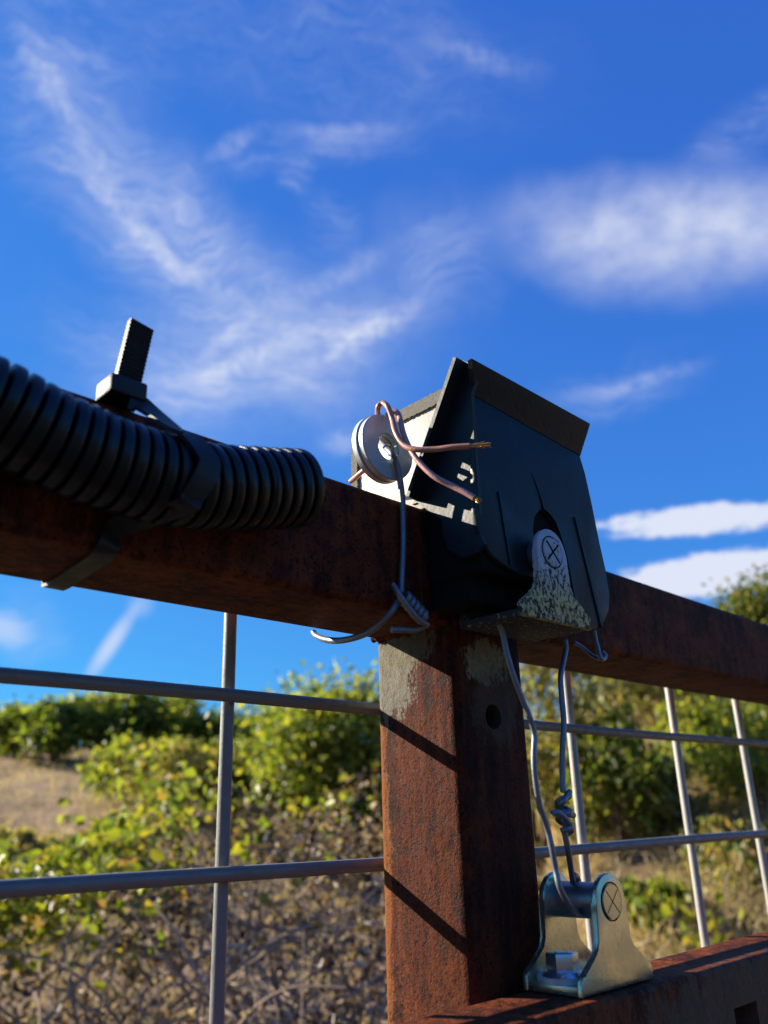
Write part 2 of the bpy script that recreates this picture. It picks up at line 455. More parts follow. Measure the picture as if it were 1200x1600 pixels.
# weld bead where post meets rail
bm = bmesh.new()
for x, y0, y1 in ((PX0 - .0005, RY0, RY1), ):
    pts = [(x, y0 + (y1 - y0) * i / 24, RZ0 - .001) for i in range(25)]
    tube(bm, pts, [.0026 + .0008 * math.sin(i * 2.1) + random.uniform(-.0004, .0004) for i in range(25)], 8)
pts = [(PX0 + (PX1 - PX0) * i / 24, RY0 - .0003, RZ0 - .001) for i in range(25)]
tube(bm, pts, [.0026 + .0008 * math.sin(i * 2.3) + random.uniform(-.0004, .0004) for i in range(25)], 8)
obj('weld_bead', bm, MT['rail'], gate)
WY = .3705
for zc in (.0622 + .085, .0622, -.0222, -.1066, -.191, -.2754, -.36, -.444, -.528, -.612, -.70, -.785, -.87, -.95, -1.04, -1.12):
    if zc > .1: continue
    bm = bmesh.new()
    ph = random.uniform(0, 6)
    pts = [(x, WY, H + zc + .0009 * math.sin(x * 9 + ph)) for x in np.linspace(-2.1, 3.3, 61)]
    tube(bm, pts, .0036, 10)
    obj('mesh_wire', bm, MT['mesh'], gate)
for i in range(-14, 20):
    x = .2425 + .1495 * i + random.uniform(-.0015, .0015)
    x += {2: .015, 3: .023, 4: .0105}.get(i, .012 if i > 4 else .0015)
    if abs(x - .369) < .03 or i == 1: continue
    bm = bmesh.new()
    ph = random.uniform(0, 6)
    pts = [(x + .0012 * math.sin(z * 5 + ph), WY + .0066, z) for z in np.linspace(.08, RZ0 + .012, 24)]
    tube(bm, pts, .0035, 10)
    obj('mesh_wire', bm, MT['meshclean' if x > .38 else 'mesh'], gate)

# ------------------------------------------------------------------ lower rail in front of the post
LZ = H - .080
bm = bmesh.new()
prism(bm, rsq(.250, LZ - .062, .2925, LZ, .0030), 'X', -1.6, 2.4); fix(bm)
lower = obj('cross_rail', bm, MT['lower'], None, origin=(0, 0, H))
tag(lower, 'rusty lower cross rail carrying the shiny clevis bracket', 'rail')
sl = aY(1165, 1590, .25)
bm = bmesh.new()
box(bm, (sl[0] - .012, .24, sl[2] - .03), (sl[0] + .016, .30 - .012, sl[2] + .006)); cut = obj('slot_cutter', bm, MT['dark'])
md = lower.modifiers.new('slot', 'BOOLEAN'); md.operation = 'DIFFERENCE'; md.object = cut; md.solver = 'EXACT'
dg = bpy.context.evaluated_depsgraph_get()
nm = bpy.data.meshes.new_from_object(lower.evaluated_get(dg))
lower.modifiers.clear(); lower.data = nm; nm.name = 'cross_rail'
bpy.data.objects.remove(cut)
for f in nm.polygons: f.use_smooth = True
nm.set_sharp_from_angle(angle=math.radians(38))

# ------------------------------------------------------------------ clevis brackets
def plate_outline(x0, x1, zb, zt, neck):
    """flared foot, narrow neck, round head"""
    xc = (x0 + x1) / 2; h = neck / 2
    o = [(x0, zb), (x1, zb), (x1, zb + .0062), (x1 - .002, zb + .0085)]
    o += [(xc + h + .0065, zb + .0136), (xc + h + .0022, zb + .0172), (xc + h + .0004, zb + .0215)]
    o += circ(xc, zt - h, h, 16, 0, math.pi, True)
    o += [(xc - h - .0004, zb + .0215), (xc - h - .0022, zb + .0172), (xc - h - .0065, zb + .0136), (x0 + .002, zb + .0085), (x0, zb + .0062)]
    return o
def bracket(name, label, x0, zb, yf, yb, mplate, mpin, cross, L=.0615, ht=.0515, neck=.0262, rot=0.0, bolt=None, m_base=None):
    x1 = x0 + L; xc = (x0 + x1) / 2
    t = thing(name, label, 'bracket', (xc, (yf + yb) / 2, zb), 'clevis brackets on the gate')
    th = .0034
    head = zb + ht - neck / 2
    Mr = Matrix.Translation((xc, yf, zb)) @ Matrix.Rotation(rot, 4, 'Y') @ Matrix.Translation((-xc, -yf, -zb))
    for nmn, ya, yb_ in (('side_plate', yf, yf + th), ('side_plate', yb - th, yb)):
        bm = bmesh.new()
        prism(bm, plate_outline(x0, x1, zb, zb + ht, neck), 'Y', ya, yb_, bev=.0007); fix(bm)
        obj(nmn, bm, mplate if ya == yf or m_base is None else m_base, t)
    bm = bmesh.new()
    box(bm, (x0 + .0004, yf + .0030, zb - .0002), (x1 - .0004, yb - .0030, zb + .0040), .0006)
    obj('base_plate', bm, m_base or mplate, t)
    rp = neck / 2 * .66
    bm = bmesh.new()
    Rm = Matrix.Translation((xc, (yf + yb) / 2, head)) @ Matrix.Rotation(math.pi / 2, 4, 'X')
    bmesh.ops.create_cone(bm, cap_ends=True, segments=36, radius1=rp, radius2=rp, depth=yb - yf - 2 * th, matrix=Rm)
    pin = obj('pin', bm, mpin, t)
    # riveted pin end, a disc standing 0.4 mm proud, with a stamped cross
    bm = bmesh.new()
    bmesh.ops.create_cone(bm, cap_ends=True, segments=36, radius1=rp * .98, radius2=rp * .92, depth=.0016,
                          matrix=Matrix.Translation((xc, yf - .0004 + .0004, head)) @ Matrix.Rotation(math.pi / 2, 4, 'X'))
    obj('pin_end', bm, cross[0], pin)
    bm = bmesh.new()
    a = circ(xc, head, rp * 1.055, 36); b_ = circ(xc, head, rp * .985, 36)
    prism(bm, a, 'Y', yf - .00025, yf + .0006, hole=b_); fix(bm)
    obj('pin_groove', bm, MT['dark'], pin)
    bm = bmesh.new()
    for ang in (.75, .75 + math.pi / 2):
        dx, dz = math.cos(ang), math.sin(ang)
        nx, nz = -dz, dx
        l, w = rp * .86, cross[1]
        o = [(xc + dx * l * s + nx * w * q, head + dz * l * s + nz * w * q) for s, q in ((-1, -1), (1, -1), (1, 1), (-1, 1))]
        prism(bm, o, 'Y', yf - .00092 - .00003 * ang, yf - .0004)
    fix(bm)
    obj('stamped_cross', bm, MT['dark'], pin, smooth=False)
    return t, head, xc
low_b, low_head, low_xc = bracket('clevis_bracket', 'shiny yellow-zinc clevis bracket bolted on the lower rail', .3668, LZ + .0006, .2570, .2922,
                                  MT['zinc'], MT['zincpin'], (MT['zinc'], .00013), L=.0632)
# bolt with washers on the base
bx, by = .3785, .2758
bz = LZ + .0046
bt = thing('hex_bolt', 'bright zinc hex bolt with washer inside the shiny lower bracket', 'bolt', (bx, by, bz))
bm = bmesh.new()
prism(bm, circ(bx, by, .0130, 40), 'Z', bz, bz + .0024, hole=circ(bx, by, .004, 40)); fix(bm)
obj('washer', bm, MT['washer'], bt)
bm = bmesh.new()
bmesh.ops.create_cone(bm, cap_ends=True, segments=40, radius1=.0106, radius2=.0086, depth=.0020, matrix=Matrix.Translation((bx, by, bz + .0034)))
prism(bm, circ(bx, by, .0080, 6, .25, .25 + 2 * math.pi), 'Z', bz + .0040, bz + .0125, bev=.0007); fix(bm)
obj('head', bm, MT['bolt'], bt)
bm = bmesh.new()
prism(bm, circ(bx, by, .0036, 24), 'Z', bz + .0122, bz + .0128); fix(bm)
obj('head_mark', bm, MT['bolt'], bt)

up_b, up_head, up_xc = bracket('clevis_bracket', 'lichen-crusted clevis bracket under the black plastic hood', .3310, .0946 + H, .2460, .2880,
                               MT['lichen'], MT['tie'], (MT['lichen'], .00055), m_base=MT['lichen_shade'])

# ------------------------------------------------------------------ black plastic hood
YF = .2560                                           # its front sheet
hood = thing('plastic_hood', 'black plastic hood with flared brow over the top rail', 'hood', (.37, .28, RZ1))
def hp(px, py): q = aY(px, py, YF); return (q[0], q[2])
outl = [hp(*p) for p in ((741, 618), (741, 700), (742, 800), (747, 826), (756, 848), (770, 868), (788, 884), (812, 897), (838, 905),
                         (842, 890), (842, 870), (836, 850), (831, 828), (833, 806), (842, 794), (850, 792), (860, 801), (870, 815), (879, 840), (886, 868), (893, 905), (899, 935), (908, 966),
                         (918, 985), (932, 982), (944, 972), (952, 954), (953, 930), (946, 890), (937, 850), (924, 785), (914, 740), (907, 712))]
bm = bmesh.new()
prism(bm, outl, 'Y', YF, YF + .0030, bev=.0010); fix(bm)
shell = obj('front_shell', bm, MT['hood'], hood)
# raised ribs on the front sheet
for a, b, c, d in (((777, 768), (796, 884), (780, 768), (799, 884)), ((896, 808), (938, 980), (899, 808), (941, 978))):
    bm = bmesh.new()
    prism(bm, [hp(*a), hp(*b), hp(*d), hp(*c)], 'Y', YF - .0009, YF + .001); fix(bm)
    obj('rib', bm, MT['hood'], hood, smooth=False)
# crease up from the keyhole
bm = bmesh.new()
tube(bm, [aY(px, py, YF - .0000) for px, py in ((830, 738), (835, 752), (840, 766), (845, 782), (848, 796))], [.0002, .0004, .0005, .0006, .0009], 6)
obj('crack', bm, MT['dark'], hood)
# brow: leans out towards the viewer
tl, tr = aY(737, 560, YF - .010), aY(922, 662, YF - .010)
fl, fr = aY(741, 618, YF), aY(907, 712, YF)
bm = bmesh.new()
N = 14
g0, g1 = [], []
for i in range(N + 1):
    s = i / N
    row = []
    for k in range(9):
        q = k / 8
        e = q * q * (3 - 2 * q) * .25 + q * .75
        p = (1 - s) * (fl * (1 - q) + tl * q) + s * (fr * (1 - q) + tr * q)
        p = p + np.array([0, (q - e) * .006, 0])
        row.append(p)
    g0.append([bm.verts.new(p) for p in row]); g1.append([bm.verts.new(p + np.array([0, .0028, 0])) for p in row])
for i in range(N):
    for k in range(8):
        bm.faces.new((g0[i][k], g0[i + 1][k], g0[i + 1][k + 1], g0[i][k + 1]))
        bm.faces.new((g1[i][k], g1[i][k + 1], g1[i + 1][k + 1], g1[i + 1][k]))
for i in range(N):
    for k in (0, 8): bm.faces.new((g0[i][k], g1[i][k], g1[i + 1][k], g0[i + 1][k]))
for i in (0, N):
    for k in range(8): bm.faces.new((g0[i][k], g0[i][k + 1], g1[i][k + 1], g1[i][k]))
fix(bm)
obj('brow', bm, MT['hood'], hood)
# left cheek and its outward flange
CX = float(aY(741, 700, YF)[0])
def cy(px, py, x=None): q = aX(px, py, CX if x is None else x); return (q[1], q[2])
tlq = (float(tl[1]), float(tl[2]))
cheek = [(YF - .009, float(tl[2]) - .001), (YF - .0005, float(fl[2])), (YF - .0002, cy(742, 800)[1]), cy(747, 828), cy(757, 850), cy(748, 862), cy(722, 872), cy(700, 858),
         cy(693, 838), cy(690, 812), (RY0 - .0005, RZ1 + .0012), (.3035, RZ1 + .0012), (.2995, RZ1 + .004), cy(716, 561)]
bm = bmesh.new()
prism(bm, cheek, 'X', CX, CX + .0026); fix(bm)
obj('cheek', bm, MT['hood'], hood)
FX = CX - .0105
a = aX(713, 558, FX); b = aX(639, 786, FX)
a2, b2 = np.array([CX + .001, a[1] + .001, a[2] + .0005]), np.array([CX + .001, b[1] + .002, max(b[2], RZ1 + .001)])
b[2] = max(b[2], RZ1 + .001)
bm = bmesh.new()
nrm = np.array([0, 1, 0.45]); nrm = nrm / np.linalg.norm(nrm) * .0026
q0 = [bm.verts.new(p) for p in (a, b, b2, a2)]; q1 = [bm.verts.new(p + nrm) for p in (a, b, b2, a2)]
bm.faces.new(q0); bm.faces.new(q1[::-1])
for i in range(4): bm.faces.new((q0[i], q1[i], q1[(i + 1) % 4], q0[(i + 1) % 4]))
fix(bm)
obj('flange', bm, MT['hood'], hood, smooth=False)
# added dark filler behind the front sheet, standing in for the hood's deep shade
bm = bmesh.new()
box(bm, (CX + .0035, YF + .0035, RZ0 + .0150), (float(fr[0]) - .006, RY0 - .0015, RZ1 + .030), .003)
box(bm, (CX + .0060, .2700, RZ0 + .0015), (float(fr[0]) - .012, RY0 - .0020, RZ0 + .0160), .001)
obj('shade_filler', bm, MT['dark'], hood)
# roof of the brow and right cheek, seen only from the side
bm = bmesh.new()
rx = float(fr[0]) - .0026
ch2 = [(YF + .0030, float(fr[2]) - .004), (YF + .0030, RZ0 + .012), (.288, RZ0 + .012), (.2985, RZ0 + .03), (.2985, RZ1), (.29, RZ1 + .01)]
prism(bm, ch2, 'X', rx - .0026, rx); fix(bm)
obj('cheek', bm, MT['hood'], hood)

# ------------------------------------------------------------------ white housing on the rail behind the hood
BX = CX + .0075
p_tb = aX(556, 689, BX); p_tf = aX(692, 614, BX)
hb = thing('white_housing', 'white sensor housing edged with grey felt on top of the rail', 'housing', (BX + .04, .32, RZ1))
bm = bmesh.new()
box(bm, (BX, .2720, RZ1 + .0003), (BX + .070, .3555, p_tf[2] - .0045), .0006)
obj('body', bm, MT['white'], hb)
def ragged_strip(p0, p1, wdir, w, name):
    bm = bmesh.new()
    n = 110
    rows = []
    for i in range(n + 1):
        p = np.array(p0) * (1 - i / n) + np.array(p1) * (i / n)
        j = random.uniform(-.0004, .0004)
        a_ = p + np.array(wdir) * (w / 2 + j) ; b_ = p - np.array(wdir) * (w / 2 + random.uniform(-.0004, .0004))
        rows.append([bm.verts.new(q + np.array([dx, 0, 0])) for q, dx in ((a_, -.0016), (b_, -.0016), (b_, .074), (a_, .074))])
    for r0, r1 in zip(rows, rows[1:]):
        for k in range(4): bm.faces.new((r0[k], r0[(k + 1) % 4], r1[(k + 1) % 4], r1[k]))
    bm.faces.new(rows[0]); bm.faces.new(rows[-1][::-1]); fix(bm)
    obj(name, bm, MT['felt'], hb, smooth=False)
ragged_strip((BX, .268, p_tf[2] - .002), (BX, .3590, p_tf[2] - .002), (0, 0, 1), .0080, 'felt_cover')
ragged_strip((BX, .3585, RZ1 + .0006), (BX, .3585, p_tf[2] - .0064), (0, 1, 0), .0054, 'felt_backing')

# ------------------------------------------------------------------ steel washers hung on the wire
wc = aY(607, 698, .298)
for k, (dy, rr, lab) in enumerate(((0, .0192, 'front washer of the pair hanging beside the white housing, teal-grey face with bright rim'),
                                   (.0041, .0195, 'rear washer of the pair, only its sunlit rim showing behind the front one'))):
    bm = bmesh.new()
    y = wc[1] + dy
    prism(bm, circ(wc[0] - .0006 * k, wc[2], rr, 64), 'Y', y, y + .0040, hole=circ(wc[0] - .0006 * k, wc[2], .0076, 64)); fix(bm)
    bmesh.ops.bevel(bm, geom=[e for e in bm.edges if len(e.link_faces) == 2 and e.calc_face_angle(0) > 1.0], offset=.0005, segments=2, affect='EDGES')
    o = obj('steel_washer', bm, MT['washer'], None, origin=(wc[0], y + .002, wc[2]))
    tag(o, lab, 'washer', 'washers hung on the rail wire')

# ------------------------------------------------------------------ copper wires
def pxpath(lst): return [aY(a, b, c) for a, b, c in lst]
A = pxpath([(548, 752, .345), (560, 742, .335), (578, 724, .322), (588, 690, .308), (590, 655, .302), (591, 636, .297), (598, 630, .294), (606, 636, .290), (613, 655, .288), (618, 675, .284),
            (630, 694, .279), (648, 702, .272), (680, 702, .262), (705, 699, .254), (734, 697, .2455)])
w1 = thing('copper_wire', 'upper pink-brown wire with frayed copper end pointing right', 'wire', A[-1], 'cut wires beside the hood')
bm = bmesh.new(); pa = catmull(A, 8); tube(bm, pa, .00155, 12); obj('insulation', bm, MT['pvc'], w1)
e0 = np.array(pa[-1]); d0 = _n(np.array(pa[-1]) - np.array(pa[-6]))
def strands(end, d, n, L, spread, parent):
    bm = bmesh.new()
    for i in range(n):
        a_ = 2 * math.pi * i / n + random.random()
        u = _n(np.cross(d, [0, 0, 1])); v = np.cross(d, u)
        off = (u * math.cos(a_) + v * math.sin(a_)) * .0008
        l = L * random.uniform(.55, 1.05)
        pts = [end + off - d * .001]
        for k in range(1, 6):
            s = k / 5
            pts.append(end + off * (1 + s * spread) + d * l * s + np.array([random.uniform(-1, 1) for _ in range(3)]) * .0004 * s)
        tube(bm, pts, .00038, 5)
    obj('copper_strands', bm, MT['copper'], parent)
strands(e0, d0, 14, .0105, .7, w1)
B = pxpath([(604, 650, .296), (612, 644, .293), (620, 644, .290), (625, 654, .287), (630, 676, .282), (640, 700, .277), (655, 722, .271), (678, 744, .263), (708, 760, .255), (728, 770, .249), (741, 778, .2453)])
w2 = thing('copper_wire', 'lower lilac-pink wire slanting down to an orange copper tip', 'wire', B[-1], 'cut wires beside the hood')
bm = bmesh.new(); pb = catmull(B, 8); tube(bm, pb, .00155, 12); obj('insulation', bm, MT['pvc2'], w2)
strands(np.array(pb[-1]), _n(np.array(pb[-1]) - np.array(pb[-6])), 14, .0042, .25, w2)

# ------------------------------------------------------------------ tie wires
def wire(name, label, path, r, n=8, m='tie', group='steel tie wires'):
    bm = bmesh.new()
    for p in (path if isinstance(path[0][0], (list, tuple, np.ndarray)) else [path]): tube(bm, catmull(p, n), r, 10)
    o = obj(name, bm, MT[m], None, origin=tuple(map(float, path[0] if not isinstance(path[0][0], (list, tuple, np.ndarray)) else path[0][0])))
    return tag(o, label, 'wire', group)
def knot(p0, p1, turns, r, n=None):
    """helix of wire from p0 to p1"""
    p0, p1 = np.array(p0), np.array(p1)
    d = _n(p1 - p0); u = _n(np.cross(d, [0, 1, .2])); v = np.cross(d, u)
    n = n or int(turns * 8)
    return [p0 + (p1 - p0) * i / n + (u * math.cos(2 * math.pi * turns * i / n) + v * math.sin(2 * math.pi * turns * i / n)) * r for i in range(n + 1)]
yk = .2955
drop = pxpath([(596, 690, .318), (604, 700, .305), (612, 708, .296), (619, 722, .2955), (625, 750, .2955), (629, 790, .2965), (630, 850, .2970), (628, 900, .2970), (627, 926, .2965)])
kn = knot(aY(633, 934, .293), aY(664, 968, .291), 5, .0026)
tail = pxpath([(614, 914, .2945), (622, 926, .2915), (634, 944, .2895), (648, 962, .2885), (660, 972, .2885), (668, 976, .289)])
loop = pxpath([(624, 936, .295), (612, 956, .297), (596, 972, .302), (575, 988, .311), (552, 997, .322), (528, 1001, .336), (508, 999, .350), (494, 993, .364), (490, 988, .368)])
back = pxpath([(668, 976, .290), (650, 984, .2935), (630, 984, .296), (612, 984, .298)])
wire('tie_wire', 'grey tie wire dropping from the washers to a twisted knot round the rail', [drop, kn, tail, loop, back], .00175)
L1 = pxpath([(780, 975, .268), (786, 992, .268), (792, 1020, .267), (801, 1052, .266), (815, 1090, .265), (829, 1125, .264), (835, 1150, .264), (834, 1180, .263), (836, 1215, .263),
             (843, 1258, .263), (855, 1295, .263), (862, 1325, .262), (868, 1358, .262), (874, 1385, .2605), (884, 1405, .2610), (896, 1422, .2660), (905, 1427, .272), (910, 1420, .279), (908, 1395, .283), (902, 1372, .282), (896, 1366, .278)])
L2 = pxpath([(883, 1000, .268), (884, 1015, .268), (880, 1036, .267), (876, 1058, .266), (878, 1090, .2655), (881, 1130, .265), (879, 1170, .265), (879, 1215, .265), (880, 1238, .2645)])
K2 = knot(aY(880, 1240, .2645), aY(882, 1300, .2640), 2.5, .0030)
L3 = pxpath([(882, 1300, .2640), (887, 1325, .265), (891, 1350, .270), (895, 1378, .278)])
E1 = pxpath([(890, 1237, .263), (880, 1252, .261), (872, 1262, .266), (884, 1270, .262), (896, 1274, .264)])
E2 = pxpath([(862, 1271, .2620), (872, 1270, .2605), (886, 1282, .2600), (893, 1296, .2635), (884, 1304, .2670)])
wire('tie_wire', 'wavy blue-grey wire pair joining upper and lower brackets', [L1, L2, K2, L3, E1, E2], .00155)
T1 = pxpath([(928, 985, .268), (931, 1000, .268), (935, 1016, .267), (938, 1027, .266), (943, 1030, .2665), (946, 1024, .268), (941, 1018, .269)])
T2 = pxpath([(897, 1004, .282), (908, 1010, .280), (922, 1022, .276), (936, 1030, .270)])
wire('tie_wire', 'short wire stub with a curled end under the hood corner', [T1, T2], .0013)

# ------------------------------------------------------------------ corrugated conduit along the rail
cpx = [(-420, 330), (-260, 425), (-120, 500), (0, 556), (100, 611), (200, 655), (300, 687), (390, 699), (482, 703)]
Rc = .0182
path = []
for i, (a_, b_) in enumerate(cpx):
    r_ = _n(ray(a_, b_)); n_ = np.array([0, 0, 1.]) - r_ * r_[2]; n_ = n_ - np.array([1., 0, 0]) * n_[0]; n_ = _n(n_)
    path.append(aY(a_, b_, .2812 + Rc * n_[1]) - Rc * n_)
fine = catmull(path, 60)
cum = np.concatenate([[0], np.cumsum([np.linalg.norm(fine[i + 1] - fine[i]) for i in range(len(fine) - 1)])])
pitch = .0061
ss = np.arange(0, cum[-1], pitch / 18)
F3 = np.array(fine)
pts = [np.array([np.interp(s, cum, F3[:, k]) for k in range(3)]) for s in ss]
rad = []
for s in ss:
    ph = (s / pitch) % 1
    # broad rounded rib, narrow groove
    g = max(0, 1 - abs(ph - .5) / .17)
    rib_ = int(s / pitch + .0)
    rad.append(Rc * (1 + .010 * math.sin(rib_ * 2.7) * math.cos(rib_ * 1.3)) + .00015 * math.cos(2 * math.pi * ph) - .0036 * min(1, g * 1.25) ** .8 + .0004 * mnoise.noise((s * 60, 0, 0)))
conduit = thing('flexible_conduit', 'black corrugated conduit hose strapped along the rusty rail', 'conduit', (float(path[5][0]), .28, float(path[5][2])))
bm = bmesh.new()
rings = tube(bm, pts, rad, 56, cap=False)
# the sawn end: a dark bore with wall thickness
end = rings[-1]
inner = [bm.verts.new(Vector(pts[-1]) + (v.co - Vector(pts[-1])) * .84) for v in end]
deep = [bm.verts.new(v.co + (Vector(pts[-30]) - Vector(pts[-1]))) for v in inner]
for k in range(56):
    j = (k + 1) % 56
    bm.faces.new((end[k], end[j], inner[j], inner[k])); bm.faces.new((inner[k], inner[j], deep[j], deep[k]))
bm.faces.new(deep)
for v in end + inner:
    v.co += Vector((random.uniform(-.0008, .0008), 0, random.uniform(-.0005, .0005)))
fix(bm)
obj('corrugated_hose', bm, MT['black'], conduit)
# moulded seam along the hose
bm = bmesh.new()
seam = [np.array(p) + np.array([0, -math.cos(.15) * (r + .0001), -math.sin(.15) * r * 0 - .0030]) for p, r in zip(pts, rad)]
for i in range(int(.0 * len(seam)), len(seam)):
    pass
bm.free()

# ------------------------------------------------------------------ cable tie
hx0, hx1 = .1275, .1440
ty = .2915
tie = thing('cable_tie', 'thick black cable tie clamping the conduit to the rail', 'cable tie', (.133, .30, RZ1))
bm = bmesh.new()
box(bm, (hx0, .2895, RZ1 + .0018), (hx1, .3040, RZ1 + .0102), .0013)
obj('head', bm, MT['tiepl'], tie)
base = aY(200, 592, .2945); tip = aY(219, 513, .2945)
dirv = _n(tip - base)
L_ = np.linalg.norm(tip - base) + .004
wx = _n(np.cross([0, 1, 0], dirv))
bm = bmesh.new()
n = 34
rows = []
for i in range(n + 1):
    p = base - dirv * .006 + dirv * (L_ + .004) * i / n
    th = .0016 + (.0005 if i % 2 else -.0002)
    sl_ = .0016 * (1 if i == n else 0)
    rows.append([bm.verts.new(p + wx * sx * .0054 + np.array([0, sy * th, 0]) + dirv * (-.0024 * (sx > 0) if i == n else 0)) for sx, sy in ((-1, -1), (1, -1), (1, 1), (-1, 1))])
for r0, r1 in zip(rows, rows[1:]):
    for k in range(4): bm.faces.new((r0[k], r0[(k + 1) % 4], r1[(k + 1) % 4], r1[k]))
bm.faces.new(rows[0]); bm.faces.new(rows[-1][::-1]); fix(bm)
obj('tail', bm, MT['tiepl'], tie, smooth=False)
# strap: from the head over the conduit, down its face, across the rail to its underside and up behind
i0 = int(np.argmin([abs(p[0] - .158) for p in pts]))
cc_ = np.array(pts[i0])
def px_x(px, y, z):                                    # x of the point on the line (y, z) seen at picture column px
    lo, hi = -1.0, 2.0
    for _ in range(50):
        m_ = (lo + hi) / 2; c_ = R3.T @ np.array([m_, y, z - H])
        if c_[2] > 0 and 600 + F * c_[0] / c_[2] > px: hi = m_
        else: lo = m_
    return lo
sp_ = [np.array([.1370, .2915, RZ1 + .0008]), np.array([.1425, .2895, RZ1 - .0012])]
nn_ = [np.array([-.2, -1., .1]), np.array([-.1, -1., .3])]
for k in range(12):
    an = math.radians(118 + k * 10.2)
    v = np.array([0, math.cos(an), math.sin(an)])
    sp_.append(cc_ + np.array([-.010 + min(k, 5) * .0020 - max(0, k - 6) * .0012, 0, 0]) + v * (Rc + .0016)); nn_.append(v)
xf, xb = px_x(168, RY0, RZ0), px_x(82, RY1, RZ0)
sp_.append(np.array([xf + .004, RY0 - .0015, RZ0 + .010])); nn_.append(np.array([0, -1, -.05]))
sp_.append(np.array([xf, RY0 - .0008, RZ0 + .001])); nn_.append(np.array([0, -.8, -.6]))
sp_.append(np.array([xf * .9 + xb * .1, RY0 + .005, RZ0 - .0014])); nn_.append(np.array([0, -.1, -1.]))
sp_.append(np.array([xf * .45 + xb * .55, (RY0 + RY1) / 2, RZ0 - .0016])); nn_.append(np.array([0, 0, -1.]))
sp_.append(np.array([xb, RY1 - .004, RZ0 - .0018])); nn_.append(np.array([0, .1, -1.]))
sp_.append(np.array([xb, RY1 + .0014, RZ0 + .003])); nn_.append(np.array([0, 1, -.3]))
sp_.append(np.array([xb * .6 + .13 * .4, RY1 + .0016, RZ0 + .03])); nn_.append(np.array([0, 1, 0.]))
sp_.append(np.array([.130, RY1 + .0014, RZ1 - .003])); nn_.append(np.array([0, 1, .3]))
sp_.append(np.array([.132, RY1 - .005, RZ1 + .0016])); nn_.append(np.array([0, .2, 1]))
sp_.append(np.array([.133, .3040, RZ1 + .0026])); nn_.append(np.array([0, 0, 1.]))
fs = catmull(sp_, 6); fn = catmull(nn_, 6)
fw = [np.cross(_n(fn[i]), _n(fs[min(i + 1, len(fs) - 1)] - fs[max(i - 1, 0)])) for i in range(len(fs))]
bm = bmesh.new(); strip(bm, fs, fn, fw, .0096, .0016); fix(bm)
obj('strap', bm, MT['tiepl'], tie)

# ------------------------------------------------------------------ the land beyond
FW = _n([R3[0] @ [0, 0, 1], R3[1] @ [0, 0, 1], 0]); RT = np.array([FW[1], -FW[0], 0])
def ud(u, d): return RT * u + FW * d                       # right / forward on the ground
def sst(a, b, x):
    t = min(1, max(0, (x - a) / (b - a))); return t * t * (3 - 2 * t)
def ground(u, d):
    r = math.hypot(u, d); th = math.degrees(math.atan2(u, d))
    back = 1 if d > 0 else 0
    rt = sst(2, 14, th) * back
    lf = (1 - sst(-16, 2, th)) * back
    h = rt * (sst(3.5, 11, r) * 2.6 + max(0, r - 11) * .06) + lf * (max(0, r - 6) * .205 - max(0, r - 22) * .15) + (1 - rt - lf) * max(0, r - 9) * .12 * back
    h = min(h, 7 + r * .01)
    if d < 0: h += sst(10, 70, r) * 16 * min(1, -d / (r + 1e-6) * 1.6)      # unseen hillside added behind the viewer to dim reflections
    h += .10 * mnoise.noise((u * .5, d * .5, 0)) * sst(1, 5, r) + .04 * mnoise.noise((u * 2.1, d * 2.1, 3)) * sst(1, 5, r)
    return h
def at_ground(px, r):
    """ground point in the picture direction px (azimuth only) at distance r"""
    v = ray(px, 1270); hx = _n([v[0], v[1], 0]) * r
    u, d = hx @ RT, hx @ FW
    return np.array([hx[0], hx[1], ground(u, d)]), u, d
bm = bmesh.new()
radii = [0] + list(np.linspace(.8, 30, 74)) + [36, 45, 60, 90, 140, 220, 400, 700]
nA = 200
prev = None
for r in radii:
    if r == 0:
        c0 = bm.verts.new((0, 0, ground(0, 0))); continue
    ring = []
    for k in range(nA):
        a_ = 2 * math.pi * k / nA
        u, d = r * math.sin(a_), r * math.cos(a_)
        p = ud(u, d); ring.append(bm.verts.new((p[0], p[1], ground(u, d))))
    for k in range(nA):
        j = (k + 1) % nA
        if prev is None: bm.faces.new((c0, ring[k], ring[j]))
        else: bm.faces.new((prev[k], ring[k], ring[j], prev[j]))
    prev = ring
fix(bm)
m, t, b = mat('dry_grass_soil')
o = objco(t)
c = t.ramp(t.noise(o, 1.6, 8, .7), [(.32, (.16, .16, .05)), (.46, (.36, .24, .12)), (.56, (.50, .33, .18)), (.7, (.22, .21, .07))])
c = t.mix(t.mapr(t.noise(o, 14, 5, .7), .45, .7, 0, .6), c, (.09, .065, .035))
c = t.mix(t.mapr(t.math('ADD', t.vmath('LENGTH', o), t.noise(o, 2, 4)), 3.8, 5.2, 1, 0), c, (.040, .032, .024))      # ground darkened round the gate to stand in for shade and cut bounce
fwd = t.vmath('DOT_PRODUCT', o, (FW[0], FW[1], 0))
c = t.mix(t.mapr(t.math('ADD', fwd, t.noise(o, 1.2, 4)), 1.2, 2.2, 1, 0), c, (.055, .049, .041))   # unseen near side given a dull made-up gravel tone to limit bounced light
c = t.mix(t.mapr(t.math('ADD', fwd, t.noise(o, .5, 4)), -9, -7, 1, 0), c, t.mix(t.noise(o, .8, 6, .7), (.02, .03, .012), (.05, .06, .025)))   # unseen slope behind the viewer painted dark to dim reflections
t.put(b.inputs['Base Color'], c); b.inputs['Roughness'].default_value = .95
bump(t, b, t.noise(o, 9, 8, .75), .12, .8)
tag(obj('ground', bm, m), None, None, kind='structure')

